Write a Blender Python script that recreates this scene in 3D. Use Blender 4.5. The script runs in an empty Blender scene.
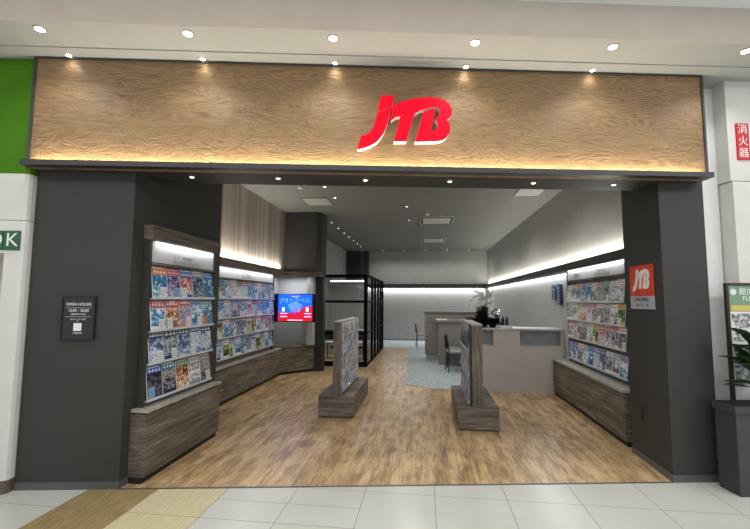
import bpy, bmesh, math, random
from mathutils import Matrix, Vector
R = random.Random(7)
C = bpy.context.scene.collection
PI = math.pi

# ------------------------------------------------------------------ materials
def srgb(c):
    out = []
    for v in c:
        v = v / 255.0
        out.append(v / 12.92 if v <= .04045 else ((v + .055) / 1.055) ** 2.4)
    return (*out, 1)

class NT:
    def __init__(s, name):
        s.m = bpy.data.materials.new(name); s.m.use_nodes = True
        s.t = s.m.node_tree; s.t.nodes.clear()
        s.out = s.t.nodes.new('ShaderNodeOutputMaterial')
        s.b = s.t.nodes.new('ShaderNodeBsdfPrincipled')
        s.t.links.new(s.b.outputs[0], s.out.inputs[0])
    def n(s, kind, **kw):
        nd = s.t.nodes.new(kind)
        for k, v in kw.items():
            if k.startswith('i_'):
                nd.inputs[k[2:].replace('_', ' ')].default_value = v
            else: setattr(nd, k, v)
        return nd
    def l(s, a, b): s.t.links.new(a, b)
    def math(s, op, a, b=None, c=None):
        nd = s.t.nodes.new('ShaderNodeMath'); nd.operation = op
        for i, v in enumerate((a, b, c)):
            if v is None: continue
            if isinstance(v, (int, float)): nd.inputs[i].default_value = v
            else: s.l(v, nd.inputs[i])
        return nd.outputs[0]
    def coords(s, scale=(1, 1, 1), rot=(0, 0, 0), loc=(0, 0, 0), world=False):
        if world:
            g = s.n('ShaderNodeNewGeometry').outputs['Position']
        else:
            g = s.n('ShaderNodeTexCoord').outputs['Object']
        m = s.n('ShaderNodeMapping'); s.l(g, m.inputs[0])
        m.inputs['Scale'].default_value = scale; m.inputs['Rotation'].default_value = rot
        m.inputs['Location'].default_value = loc
        return m.outputs[0]
    def noise(s, vec, scale, detail=4, rough=.5, dist=0):
        nd = s.n('ShaderNodeTexNoise'); s.l(vec, nd.inputs['Vector'])
        nd.inputs['Scale'].default_value = scale; nd.inputs['Detail'].default_value = detail
        nd.inputs['Roughness'].default_value = rough; nd.inputs['Distortion'].default_value = dist
        return nd.outputs['Fac']
    def ramp(s, fac, stops, const=False):
        nd = s.n('ShaderNodeValToRGB'); s.l(fac, nd.inputs[0])
        e = nd.color_ramp.elements
        while len(e) < len(stops): e.new(.5)
        for i, (p, c) in enumerate(stops):
            e[i].position = p; e[i].color = srgb(c)
        if const: nd.color_ramp.interpolation = 'CONSTANT'
        return nd.outputs[0]
    def mix(s, f, a, b, mode='MIX'):
        nd = s.n('ShaderNodeMix', data_type='RGBA', blend_type=mode)
        for i, v in ((0, f), (6, a), (7, b)):
            if isinstance(v, (int, float, tuple)): nd.inputs[i].default_value = v
            else: s.l(v, nd.inputs[i])
        return nd.outputs[2]
    def bump(s, h, strength=.3, dist=.01):
        nd = s.n('ShaderNodeBump'); s.l(h, nd.inputs['Height'])
        nd.inputs['Strength'].default_value = strength; nd.inputs['Distance'].default_value = dist
        s.l(nd.outputs[0], s.b.inputs['Normal'])
    def col(s, c):
        if isinstance(c, tuple): s.b.inputs['Base Color'].default_value = c
        else: s.l(c, s.b.inputs['Base Color'])

def flat(name, c, rough=.6, metal=0, var=.04, nscale=6, bump=0, spec=.5):
    t = NT(name)
    v = t.coords(world=False)
    f = t.noise(v, nscale, 3)
    lo = tuple(max(0, x * (1 - var)) for x in c); hi = tuple(min(255, x * (1 + var)) for x in c)
    t.col(t.ramp(f, [(.3, lo), (.7, hi)]))
    t.b.inputs['Roughness'].default_value = rough; t.b.inputs['Metallic'].default_value = metal
    t.b.inputs['Specular IOR Level'].default_value = spec
    if bump: t.bump(t.noise(v, 250, 2), bump, .002)
    return t.m

def emit(name, c, st, base=None):
    t = NT(name); t.b.inputs['Base Color'].default_value = srgb(base or c)
    t.b.inputs['Emission Color'].default_value = srgb(c); t.b.inputs['Emission Strength'].default_value = st
    return t.m

def wood_rustic(name, axis):
    # grey brown rough sawn oak, grain along the given axis
    t = NT(name)
    sc = {'x': (1.2, 4, 24), 'y': (4, 1.2, 24), 'z': (22, 22, 1.2)}[axis]
    v = t.coords(sc, world=True)
    f = t.noise(v, 1.6, 8, .62, .8)
    v2 = t.coords((.9, .9, 9) if axis != 'z' else (9, 9, .9), world=True)
    g = t.noise(v2, 1.1, 3, .6)
    k = t.math('MULTIPLY_ADD', g, .4, t.math('MULTIPLY', f, .7))
    t.col(t.ramp(k, [(.36, (58, 50, 43)), (.50, (88, 78, 68)), (.60, (112, 102, 91)), (.72, (143, 134, 122))]))
    t.b.inputs['Roughness'].default_value = .65
    t.bump(f, .25, .004)
    return t.m

def panel_wood():
    # carved oak veneer of the big fascia: flat sawn grain and gouged ripples
    t = NT('fascia_oak')
    v = t.coords((.55, 1, 5.5))
    warp = t.noise(v, 1.3, 3, .5, .6)
    rings = t.math('MULTIPLY_ADD', warp, 22, 0)
    rings = t.math('FRACT', rings)
    rings = t.math('ABSOLUTE', t.math('SUBTRACT', rings, .5))
    fine = t.noise(t.coords((3, 1, 70)), 2.2, 5, .6)
    k = t.math('ADD', t.math('MULTIPLY', rings, .5), t.math('MULTIPLY', fine, .7))
    t.col(t.ramp(k, [(.24, (90, 68, 44)), (.42, (125, 99, 66)), (.75, (150, 122, 86))]))
    t.b.inputs['Roughness'].default_value = .55
    vv = t.coords((1, 1, 1))
    d = t.noise(vv, 2.6, 2, .5, .3)
    sz = t.n('ShaderNodeSeparateXYZ'); t.l(vv, sz.inputs[0])
    h = t.math('SINE', t.math('ADD', t.math('MULTIPLY', d, 150), t.math('MULTIPLY', sz.outputs[2], 130)))
    t.bump(t.math('MULTIPLY_ADD', t.noise(vv, 30, 2), .6, h), .27, .004)
    return t.m

def slat_wood():
    t = NT('slatted_ash')
    v = t.coords(world=True)
    sep = t.n('ShaderNodeSeparateXYZ'); t.l(v, sep.inputs[0])
    y = t.math('DIVIDE', sep.outputs[1], .075)
    fl = t.math('FLOOR', y)
    wn = t.n('ShaderNodeTexWhiteNoise', noise_dimensions='1D'); t.l(fl, wn.inputs['W'])
    g = t.noise(t.coords((14, 14, .9), world=True), 2, 5, .6)
    k = t.math('ADD', t.math('MULTIPLY', wn.outputs[0], .55), t.math('MULTIPLY', g, .5))
    t.col(t.ramp(k, [(.15, (142, 130, 118)), (.5, (170, 159, 146)), (.9, (198, 188, 176))]))
    fr = t.math('FRACT', y)
    e = t.math('GREATER_THAN', t.math('ABSOLUTE', t.math('SUBTRACT', fr, .5)), .44)
    t.bump(t.math('MULTIPLY', e, -1), .6, .01)
    t.b.inputs['Roughness'].default_value = .6
    return t.m

def wood_floor():
    t = NT('strip_wood_floor')
    v = t.coords(rot=(0, 0, -PI / 2), world=True)
    br = t.n('ShaderNodeTexBrick'); t.l(v, br.inputs['Vector'])
    br.offset = .37; br.offset_frequency = 2; br.squash = 1
    for k, val in (('Scale', 1), ('Mortar Size', .0012), ('Mortar Smooth', 0), ('Bias', 0), ('Brick Width', .62), ('Row Height', .076)):
        br.inputs[k].default_value = val
    br.inputs['Color1'].default_value = (0, 0, 0, 1); br.inputs['Color2'].default_value = (1, 1, 1, 1)
    br.inputs['Mortar'].default_value = (.1, .1, .1, 1)
    b2 = t.n('ShaderNodeSeparateColor'); t.l(br.outputs['Color'], b2.inputs[0])
    g = t.noise(t.coords((26, 1.3, 1), world=True), 1.7, 9, .7, 1.2)
    blot = t.noise(t.coords((5, 2.2, 1), world=True), 1.4, 3, .6, .5)
    k = t.math('ADD', t.math('MULTIPLY', b2.outputs[0], .10), t.math('MULTIPLY', g, .69))
    k = t.math('ADD', k, t.math('MULTIPLY', blot, .36))
    t.col(t.ramp(k, [(.34, (74, 54, 37)), (.45, (128, 101, 71)), (.55, (166, 137, 100)), (.68, (208, 178, 134))]))
    t.b.inputs['Roughness'].default_value = .31
    t.b.inputs['Specular IOR Level'].default_value = .45
    t.bump(t.math('ADD', g, br.outputs['Fac']), .06, .003)
    return t.m

def tile_floor():
    t = NT('polished_tile_floor')
    v = t.coords(world=True)
    sp = t.n('ShaderNodeSeparateXYZ'); t.l(v, sp.inputs[0]); X, Y = sp.outputs[0], sp.outputs[1]
    def joint(val, off, per, w):
        f = t.math('FRACT', t.math('DIVIDE', t.math('SUBTRACT', val, off), per))
        return t.math('LESS_THAN', f, w / per)
    jx = joint(X, .068, .602, .0045)
    jy = joint(Y, 3.142, .6, .0045)
    jy2 = joint(Y, 3.442, .6, .0045)
    zone = t.math('MULTIPLY', t.math('GREATER_THAN', X, -1.74), t.math('LESS_THAN', X, -.534))
    j = t.math('MAXIMUM', jx, t.math('MAXIMUM', jy, t.math('MULTIPLY', jy2, zone)))
    brown = t.math('MULTIPLY', t.math('GREATER_THAN', X, -2.942), t.math('LESS_THAN', X, -2.34))
    cream = t.math('MULTIPLY', t.math('GREATER_THAN', X, -2.34), t.math('LESS_THAN', X, -1.738))
    st = t.noise(t.coords((34, 3, 1), world=True), 2, 6, .65)
    cl = t.noise(t.coords((1, 1, 1), world=True), 1.2, 2, .5)
    white = t.ramp(cl, [(.3, (190, 191, 184)), (.7, (200, 201, 195))])
    bro = t.ramp(st, [(.3, (128, 108, 72)), (.7, (172, 152, 108))])
    cre = t.ramp(st, [(.3, (190, 178, 142)), (.7, (214, 204, 170))])
    c = t.mix(brown, white, bro); c = t.mix(cream, c, cre); c = t.mix(j, c, srgb((120, 116, 106)))
    t.col(c)
    t.b.inputs['Roughness'].default_value = .24
    t.b.inputs['Specular IOR Level'].default_value = .4
    return t.m

def photo_mat(name, stops, sc=9, dist=1.2):
    t = NT(name)
    oi = t.n('ShaderNodeObjectInfo')
    tc = t.n('ShaderNodeTexCoord').outputs['Object']
    m = t.n('ShaderNodeVectorMath', operation='MULTIPLY_ADD')
    cmb = t.n('ShaderNodeCombineXYZ'); r = t.math('MULTIPLY', oi.outputs['Random'], 37)
    for i in range(3): t.l(r, cmb.inputs[i])
    m.inputs[1].default_value = (1, 1.3, 1); t.l(tc, m.inputs[0]); t.l(cmb.outputs[0], m.inputs[2])
    f = t.noise(m.outputs[0], sc, 5, .62, dist)
    sy = t.n('ShaderNodeSeparateXYZ'); t.l(tc, sy.inputs[0])
    lay = t.math('SINE', t.math('ADD', t.math('MULTIPLY', sy.outputs[1], 14), t.math('MULTIPLY', oi.outputs['Random'], 6.3)))
    f = t.math('ADD', t.math('MULTIPLY_ADD', f, 1.25, -.125), t.math('MULTIPLY', lay, .085))
    t.col(t.ramp(f, stops)); t.b.inputs['Roughness'].default_value = .35
    return t.m

M = {}
def mk():
    M['charcoal'] = flat('charcoal_laminate', (51, 50, 47), .6, var=.03, nscale=40, bump=.05)
    M['grey_skirt'] = flat('grey_skirting', (84, 84, 84), .4)
    M['casing_dark'] = flat('dark_casing_laminate', (44, 42, 40), .6)
    M['header_dark'] = flat('dark_ledge', (50, 49, 52), .45)
    M['header_under'] = flat('header_underside', (50, 47, 44), .6)
    M['black_frame'] = flat('black_metal', (5, 5, 5), .7, spec=.1)
    M['white_wall'] = flat('white_wall', (226, 228, 226), .6, var=.01)
    M['white_panel'] = flat('mall_wall_panel', (212, 211, 204), .45, var=.015)
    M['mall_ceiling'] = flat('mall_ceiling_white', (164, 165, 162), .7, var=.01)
    M['mall_high'] = flat('high_ceiling_white', (236, 238, 240), .7, var=.01)
    M['mall_fascia'] = flat('mall_fascia_beige', (196, 186, 174), .7, var=.015)
    M['green'] = flat('green_band', (68, 118, 8), .6, var=.03, spec=.2)
    M['brown_skirt'] = flat('brown_skirting', (98, 84, 66), .5)
    M['int_wall'] = flat('grey_plaster_wall', (168, 168, 164), .7, var=.02)
    M['int_ceiling'] = flat('grey_ceiling', (120, 120, 115), .8, var=.015)
    M['rack_white'] = flat('white_rack_back', (178, 178, 180), .5, var=.01)
    M['rack_grey'] = flat('grey_rack_rail', (92, 90, 86), .5)
    M['ledge'] = flat('acrylic_ledge', (206, 210, 212), .25)
    M['counter'] = flat('taupe_counter', (190, 184, 178), .5, var=.02)
    M['counter_top'] = flat('pale_counter_top', (182, 180, 176), .4)
    M['niche'] = flat('grey_niche', (158, 163, 166), .5)
    M['partition'] = flat('taupe_partition', (140, 134, 129), .55)
    M['partition_top'] = flat('grey_partition_top', (128, 125, 120), .45)
    M['rustic_x'] = wood_rustic('rustic_oak_x', 'x'); M['rustic_y'] = wood_rustic('rustic_oak_y', 'y'); M['rustic_z'] = wood_rustic('rustic_oak_z', 'z')
    M['pale_lit_top'] = flat('pale_lit_wood', (158, 154, 145), .5, var=.1, nscale=14)  # light reflected off the top faces is painted in as a paler colour
    M['fitting'] = flat('grey_ceiling_fitting', (168, 166, 160), .6)
    M['toe'] = flat('black_toe_kick', (22, 20, 19), .7)
    M['oak'] = panel_wood(); M['slat'] = slat_wood(); M['floor'] = wood_floor(); M['tile'] = tile_floor()
    M['red'] = emit('lit_red_face', (255, 6, 42), .52, (205, 2, 30)); M['red'].node_tree.nodes['Principled BSDF'].inputs['Specular IOR Level'].default_value = .1
    M['logo_side'] = flat('white_letter_side', (235, 228, 228), .3)
    M['logo_groove'] = emit('pale_letter_line', (255, 140, 160), .3)
    M['white'] = flat('white_print', (232, 232, 230), .4, var=.01)
    M['grey_txt'] = flat('grey_print', (120, 120, 122), .5)
    M['sign_grey'] = flat('silver_plate', (176, 176, 180), .3)
    M['black'] = flat('black_plastic', (14, 14, 15), .3)
    M['sign_black'] = flat('black_plaque', (32, 31, 30), .35)
    M['sign_orange'] = flat('orange_red_sign', (214, 66, 34), .35, var=.12, nscale=5)
    M['sign_green'] = flat('green_sign', (34, 92, 58), .4)
    M['sign_red'] = flat('red_sign', (196, 26, 46), .4)
    M['chrome'] = flat('brushed_metal', (170, 170, 172), .25, 1)
    M['seat'] = flat('pale_grey_fabric', (150, 150, 148), .8)
    M['leaf'] = flat('dark_green_leaf', (34, 62, 30), .4, var=.35, nscale=12)
    M['leaf_dark'] = flat('blackish_foliage', (22, 26, 22), .5, var=.4, nscale=20)
    M['petal'] = flat('blush_white_petal', (232, 226, 226), .5, var=.08, nscale=30)
    M['pot'] = flat('dark_pot', (30, 28, 30), .4)
    M['poster_green'] = flat('muted_green_print', (118, 152, 126), .4)
    M['planter'] = flat('stand_in_planter_grey', (60, 60, 61), .5)
    M['foil'] = flat('silver_foil', (210, 208, 205), .12, 1)
    M['frame_brown'] = flat('dark_brown_frame', (48, 38, 32), .5)
    M['vent_dark'] = flat('vent_slot', (30, 30, 30), .7)
    M['socket'] = flat('dark_socket', (44, 43, 41), .5)
    M['navy_fold'] = flat('slate_blue_folder', (64, 92, 120), .4)
    M['navy_fold2'] = flat('dark_navy_folder', (30, 44, 70), .4)
    M['glow'] = emit('downlight_glow', (255, 250, 240), 20)
    M['glow_small'] = emit('spot_glow', (255, 246, 228), 5)
    M['led'] = emit('led_bar', (240, 248, 255), 4)
    M['led_warm'] = emit('led_warm', (255, 222, 160), 3)
    # carpet
    t = NT('speckled_grey_carpet'); v = t.coords(world=True)
    vo = t.n('ShaderNodeTexVoronoi'); t.l(v, vo.inputs['Vector']); vo.inputs['Scale'].default_value = 55
    t.col(t.ramp(vo.outputs['Color'], [(.15, (130, 140, 146)), (.5, (160, 169, 172)), (.85, (194, 202, 204))]))
    t.b.inputs['Roughness'].default_value = .9; M['carpet'] = t.m
    # glass
    t = NT('partition_glass'); gl = t.n('ShaderNodeBsdfGlossy'); gl.inputs['Roughness'].default_value = .03
    tr = t.n('ShaderNodeBsdfTransparent'); tr.inputs[0].default_value = (.86, .9, .89, 1)
    fr = t.n('ShaderNodeFresnel'); fr.inputs[0].default_value = 1.45
    mx = t.n('ShaderNodeMixShader'); t.l(fr.outputs[0], mx.inputs[0]); t.l(tr.outputs[0], mx.inputs[1]); t.l(gl.outputs[0], mx.inputs[2])
    t.l(mx.outputs[0], t.out.inputs[0]); M['glass'] = t.m
    # screen
    for nm, c, s in (('scr_blue', (20, 92, 235), 1.2), ('scr_red', (205, 18, 52), 1.0), ('scr_white', (235, 240, 255), 1.1), ('scr_yellow', (110, 190, 255), 1.0), ('scr_pink', (200, 40, 190), 1.0), ('scr_cyan', (90, 150, 250), 1.0)):
        M[nm] = emit(nm, c, s)
    # photos
    P = {
     'sea': [(.35, (20, 70, 130)), (.5, (60, 140, 190)), (.6, (210, 225, 230)), (.7, (235, 238, 236))],
     'snow': [(.35, (40, 62, 110)), (.48, (110, 140, 180)), (.58, (225, 230, 238)), (.7, (150, 150, 150))],
     'alps': [(.34, (22, 30, 62)), (.47, (70, 100, 130)), (.55, (200, 206, 210)), (.66, (60, 84, 60))],
     'city': [(.35, (40, 44, 60)), (.48, (120, 122, 130)), (.56, (190, 186, 180)), (.68, (90, 60, 50))],
     'warm': [(.34, (70, 36, 24)), (.46, (180, 96, 44)), (.55, (226, 196, 150)), (.66, (230, 226, 220))],
     'forest': [(.34, (20, 44, 24)), (.48, (70, 110, 50)), (.58, (180, 190, 120)), (.68, (220, 224, 220))],
     'violet': [(.34, (50, 36, 96)), (.47, (120, 100, 160)), (.56, (214, 206, 224)), (.68, (70, 60, 90))],
     'coral': [(.34, (150, 30, 40)), (.46, (214, 110, 100)), (.56, (236, 226, 220)), (.68, (80, 120, 170))],
     'grey': [(.34, (60, 62, 66)), (.48, (130, 132, 136)), (.58, (210, 210, 212)), (.68, (236, 236, 236))],
     'dark': [(.36, (14, 15, 20)), (.5, (46, 48, 58)), (.6, (110, 112, 120)), (.68, (30, 34, 60))],
    }
    for k, s in P.items(): M['ph_' + k] = photo_mat('cover_photo_' + k, s, 21, .35)
    for k, c in dict(b_red=(190, 34, 48), b_orange=(206, 120, 66), b_blue=(40, 92, 172), b_sky=(116, 160, 204), b_navy=(26, 34, 84), b_teal=(40, 116, 140), b_green=(74, 118, 62), b_white=(222, 222, 222), b_grey=(140, 144, 152), b_yellow=(206, 190, 96), b_pink=(208, 150, 160), b_purple=(84, 70, 140), b_brown=(128, 98, 76), b_black=(28, 28, 34)).items():
        M[k] = flat('print_' + k[2:], c, .35, var=.02)
mk()

# ------------------------------------------------------------------ geometry helpers
class MB:
    def __init__(s): s.bm = bmesh.new(); s.mats = []
    def mi(s, m):
        if m not in s.mats: s.mats.append(m)
        return s.mats.index(m)
    def box(s, x0, x1, y0, y1, z0, z1, m, bev=0, T=None):
        vs = [s.bm.verts.new(p) for p in ((x0,y0,z0),(x1,y0,z0),(x1,y1,z0),(x0,y1,z0),(x0,y0,z1),(x1,y0,z1),(x1,y1,z1),(x0,y1,z1))]
        fs = [s.bm.faces.new([vs[i] for i in q]) for q in ((3,2,1,0),(4,5,6,7),(0,1,5,4),(1,2,6,5),(2,3,7,6),(3,0,4,7))]
        for f in fs: f.material_index = s.mi(m)
        if bev:
            r = bmesh.ops.bevel(s.bm, geom=list({e for f in fs for e in f.edges}), offset=bev, segments=2, affect='EDGES', profile=.6, clamp_overlap=True)
            vs = list({v for f in r['faces'] for v in f.verts} | {v for v in vs if v.is_valid})
            for f in r['faces']: f.material_index = s.mi(m)
        if T is not None: bmesh.ops.transform(s.bm, matrix=T, verts=[v for v in vs if v.is_valid])
        return s
    def prism(s, pts, z0, z1, m, axis='z', mside=None):
        def P(a, b, c): return (a, b, c) if axis == 'z' else ((a, c, b) if axis == 'y' else (c, a, b))
        lo = [s.bm.verts.new(P(x, y, z0)) for x, y in pts]; hi = [s.bm.verts.new(P(x, y, z1)) for x, y in pts]
        fs = [s.bm.faces.new(lo[::-1]), s.bm.faces.new(hi)]
        for f in fs: f.material_index = s.mi(m)
        n = len(pts)
        for i in range(n):
            f = s.bm.faces.new((lo[i], lo[(i+1) % n], hi[(i+1) % n], hi[i])); f.material_index = s.mi(mside or m); fs.append(f)
        bmesh.ops.recalc_face_normals(s.bm, faces=fs)
        return s
    def lathe(s, prof, m, seg=24, c=(0,0,0), axis='z'):
        def P(r, h, a):
            x, y = r * math.cos(a), r * math.sin(a)
            return (c[0]+x, c[1]+y, c[2]+h) if axis == 'z' else (c[0]+x, c[1]+h, c[2]+y)
        rings = [[s.bm.verts.new(P(r, h, 2*PI*i/seg)) for i in range(seg)] for r, h in prof]
        fs = []
        for a, b in zip(rings, rings[1:]):
            for i in range(seg): fs.append(s.bm.faces.new((a[i], a[(i+1) % seg], b[(i+1) % seg], b[i])))
        fs.append(s.bm.faces.new(rings[0][::-1])); fs.append(s.bm.faces.new(rings[-1]))
        for f in fs: f.material_index = s.mi(m); f.smooth = True
        fs[-1].smooth = fs[-2].smooth = False
        bmesh.ops.recalc_face_normals(s.bm, faces=fs)
        return s
    def tube(s, pts, r, m, seg=8):
        pts = [Vector(p) for p in pts]; rings = []
        for i, p in enumerate(pts):
            d = (pts[min(i+1, len(pts)-1)] - pts[max(i-1, 0)]).normalized()
            a = d.orthogonal().normalized() if abs(d.z) > .9 else d.cross(Vector((0,0,1))).normalized()
            b = d.cross(a)
            rr = r if not isinstance(r, (list, tuple)) else r[i]
            rings.append([s.bm.verts.new(p + rr*(a*math.cos(2*PI*k/seg) + b*math.sin(2*PI*k/seg))) for k in range(seg)])
        fs = []
        for a, b in zip(rings, rings[1:]):
            for i in range(seg): fs.append(s.bm.faces.new((a[i], a[(i+1) % seg], b[(i+1) % seg], b[i])))
        fs.append(s.bm.faces.new(rings[0][::-1])); fs.append(s.bm.faces.new(rings[-1]))
        for f in fs: f.material_index = s.mi(m); f.smooth = True
        bmesh.ops.recalc_face_normals(s.bm, faces=fs)
        return s
    def leaf(s, base, tip, w, m, droop=.0, n=5):
        base, tip = Vector(base), Vector(tip); d = tip - base
        side = d.cross(Vector((0,0,1)))
        side = side.normalized() if side.length > 1e-4 else Vector((1,0,0))
        up = side.cross(d).normalized()
        prev = None; fs = []
        for i in range(n+1):
            t = i / n
            p = base + d*t + Vector((0,0,-droop*t*t))
            ww = w * math.sin(PI * min(.98, max(.04, t)) ** .8) / 2 + .0008
            row = [s.bm.verts.new(p - side*ww), s.bm.verts.new(p - up*ww*.35), s.bm.verts.new(p + side*ww)]
            if prev:
                for k in (0, 1): fs.append(s.bm.faces.new((prev[k], prev[k+1], row[k+1], row[k])))
            prev = row
        for f in fs: f.material_index = s.mi(m); f.smooth = True
        return s
    def mesh(s, name):
        me = bpy.data.meshes.new(name); s.bm.to_mesh(me); s.bm.free()
        for m in s.mats: me.materials.append(M[m])
        return me

def wmat(o):
    w = o.matrix_basis.copy()
    while o.parent: o = o.parent; w = o.matrix_basis @ w
    return w
def put(o, parent=None, T=None):
    C.objects.link(o); T = T or Matrix.Identity(4)
    if parent: o.parent = parent; o.matrix_basis = wmat(parent).inverted() @ T
    else: o.matrix_basis = T
    return o
def build(name, mb, parent=None, T=None): return put(bpy.data.objects.new(name, mb.mesh(name)), parent, T)
def tag(o, label=None, cat=None, group=None, kind=None):
    if label: o['label'] = label
    if cat: o['category'] = cat
    if group: o['group'] = group
    if kind: o['kind'] = kind
    return o
def empty(name, T, label, cat, group=None):
    if not isinstance(T, Matrix): T = Matrix.Translation(T)
    o = bpy.data.objects.new(name, None); o.empty_display_size = .1; put(o, None, T); return tag(o, label, cat, group)
def struct(name, mb, T=None, label=None): return tag(build(name, mb, None, T), label, None, None, 'structure')
def B(*a, **k): return MB().box(*a, **k)
def frame(origin, right):     # local x = right, y = up, z = towards the viewer of that face
    r = Vector(right).normalized(); u = Vector((0,0,1)); n = r.cross(u)
    m = Matrix((r, u, n)).transposed().to_4x4(); m.translation = Vector(origin); return m
def text_obj(name, s, size, mat, parent, T, ext=.001, sx=1, align='CENTER'):
    cu = bpy.data.curves.new(name, 'FONT'); cu.body = s; cu.size = size; cu.extrude = ext
    cu.align_x = align; cu.align_y = 'CENTER'; cu.space_character = 1.0
    tmp = bpy.data.objects.new('tmp', cu); C.objects.link(tmp)
    bpy.context.view_layer.update()
    me = bpy.data.meshes.new_from_object(tmp.evaluated_get(bpy.context.evaluated_depsgraph_get()))
    bpy.data.objects.remove(tmp); me.name = name
    me.materials.clear(); me.materials.append(M[mat])
    if sx != 1:
        for v in me.vertices: v.co.x *= sx
    return put(bpy.data.objects.new(name, me), parent, T)
def area(name, loc, sx, sy, power, col=(1, 1, 1), rot=(0, 0, 0), spread=PI):
    l = bpy.data.lights.new(name, 'AREA'); l.shape = 'RECTANGLE'; l.size = sx; l.size_y = sy; l.energy = power; l.color = col; l.spread = spread
    o = bpy.data.objects.new(name, l); C.objects.link(o); o.location = loc; o.rotation_euler = rot; return o
def spot(name, loc, power, angle, col=(1, .93, .82), blend=.6, rot=(0, 0, 0), rad=.03):
    l = bpy.data.lights.new(name, 'SPOT'); l.energy = power; l.spot_size = angle; l.spot_blend = blend; l.color = col; l.shadow_soft_size = rad
    o = bpy.data.objects.new(name, l); C.objects.link(o); o.location = loc; o.rotation_euler = rot; return o

# ------------------------------------------------------------------ frames of the place
FA = math.radians(9.27)
FT = Matrix.Translation((0, 3.936, 0)) @ Matrix.Rotation(FA, 4, 'Z')   # shop front: x along it, y into the shop
def fw(u, d, z=0): return FT @ Vector((u, d, z))
def fy(X): return 3.936 + X * math.tan(FA)                             # the shop-front line at a given X
CEIL, BACK, XR, XL, TZ0, TZ1, SOF = 3.7, 17.3, 2.5, -3.3, 2.2, 2.33, 3.88

# ------------------------------------------------------------------ floors and shell
struct('floor_corridor', MB().prism([(-9, -6), (9, -6), (9, fy(9)), (-9, fy(-9))], -.1, 0, 'tile'))
struct('floor', MB().prism([(-4, fy(-4)+.003), (3.6, fy(3.6)+.003), (3.6, BACK+.2), (-4, BACK+.2)], -.1, 0, 'floor'))
carp = struct('floor_carpet', MB().prism([(-XR*0-3.3, BACK), (-3.3, 14.75), (-1.43, 14.75), (-.51, 14.42), (-.44, 8.45), (.035, 8.14), (.78, 8.03), (.78, 8.5), (2.5, 8.5), (2.5, BACK)], .0005, .004, 'carpet'))
struct('threshold_trim', MB().prism([(-2.69, fy(-2.69)-.012), (2.275, fy(2.275)-.012), (2.275, fy(2.275)+.012), (-2.69, fy(-2.69)+.012)], .0002, .003, 'grey_skirt'))
struct('ceiling', MB().prism([(-4, fy(-4)+.34), (3.3, fy(3.3)+.34), (3.3, BACK+.2), (-4, BACK+.2)], CEIL, CEIL+.1, 'int_ceiling'))
struct('wall_back', B(-4, 3.2, BACK, BACK+.15, 0, CEIL, 'int_wall'))
struct('wall_right', B(XR, XR+.2, 5.08, BACK, 0, CEIL, 'int_wall'))
struct('wall_left', B(XL-.4, XL-.25, 5.15, 10.3, 0, CEIL, 'int_wall'))
struct('wall_left_rear', B(XL-.2, XL, 9.86, BACK, 0, CEIL, 'int_wall'))
struct('wall_slatted', B(XL-.25, XL+.04, 5.15, 9.27, TZ1-.01, CEIL, 'slat'))
struct('wall_behind_rack', B(XL-.25, XL-.03, 5.15, 8.8, 0, TZ1-.06, 'int_wall'))
def pillar(name, pts): struct(name, MB().prism(pts, 0, 3.75, 'charcoal'))
pillar('wall_pillar_left', [(-3.565, fy(-3.565)+.003), (-2.69, fy(-2.69)+.003), (-2.69, 5.15), (-3.6, 5.15)])
pillar('wall_pillar_right', [(2.275, fy(2.275)+.003), (2.72, fy(2.72)+.003), (2.72, 5.08), (2.275, 5.08)])
struct('baseboard_pillar_left', MB().prism([(-3.565, fy(-3.565)-.006), (-2.683, fy(-2.69)-.006), (-2.683, 3.69), (-2.69, 3.69), (-2.69, fy(-2.69)+.002), (-3.565, fy(-3.565)+.002)], 0, .065, 'grey_skirt'))
struct('baseboard_pillar_right', MB().prism([(2.72, fy(2.72)-.006), (2.268, fy(2.275)-.006), (2.268, 5.08), (2.275, 5.08), (2.275, fy(2.275)+.002), (2.72, fy(2.72)+.002)], 0, .065, 'grey_skirt'))
# dark casing that closes the room above the television niche, and dark post beside it
struct('wall_dark_casing', MB().prism([(-3.55, 9.27), (-2.5, 9.27), (-2.405, 9.4), (-2.405, 9.86), (-3.55, 9.86)], TZ1-.03, CEIL, 'casing_dark'))
struct('wall_dark_post', B(-2.60, -2.405, 9.64, 9.86, 0, TZ1-.03, 'casing_dark'))
struct('wall_dark_corner', B(-3.3, -2.36, BACK-.25, BACK, 0, CEIL, 'charcoal'))
struct('wall_niche_back', B(-3.55, -2.60, 9.74, 9.86, 0, TZ1-.03, 'rack_white'))
struct('trim_niche_jamb', B(-2.74, -2.60, 9.42, 9.74, .62, TZ0, 'rack_white'))
# light coves: a rail below the upper wall on the back and right-hand walls
struct('trim_right', B(XR-.08, XR, 5.08, BACK, TZ0-.005, TZ1-.01, 'charcoal', bev=.004))
struct('trim_back', B(-2.36, XR-.08, BACK-.09, BACK, TZ0-.03, TZ1+.0, 'charcoal', bev=.004))
struct('baseboard_back', B(-2.36, XR, BACK-.012, BACK, 0, .08, 'partition'))

# ------------------------------------------------------------------ mall side
def fs(name, mb): return struct(name, mb, FT)
fs('ceiling_soffit_inner', B(-8, 8, -.27, .33, SOF, SOF+.25, 'mall_ceiling'))
fs('ceiling_soffit_outer', B(-8, 8, -.60, -.27, SOF+.012, SOF+.25, 'mall_ceiling'))
fs('ceiling_fascia', B(-8, 8, -.608, -.60, SOF+.014, 4.26, 'mall_fascia'))
fs('ceiling_corridor', B(-8, 8, -8, -.60, 4.215, 4.36, 'mall_high'))
fs('header_beam', B(-3.60, 2.69, -.05, .33, 2.84, SOF, 'header_under'))
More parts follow.
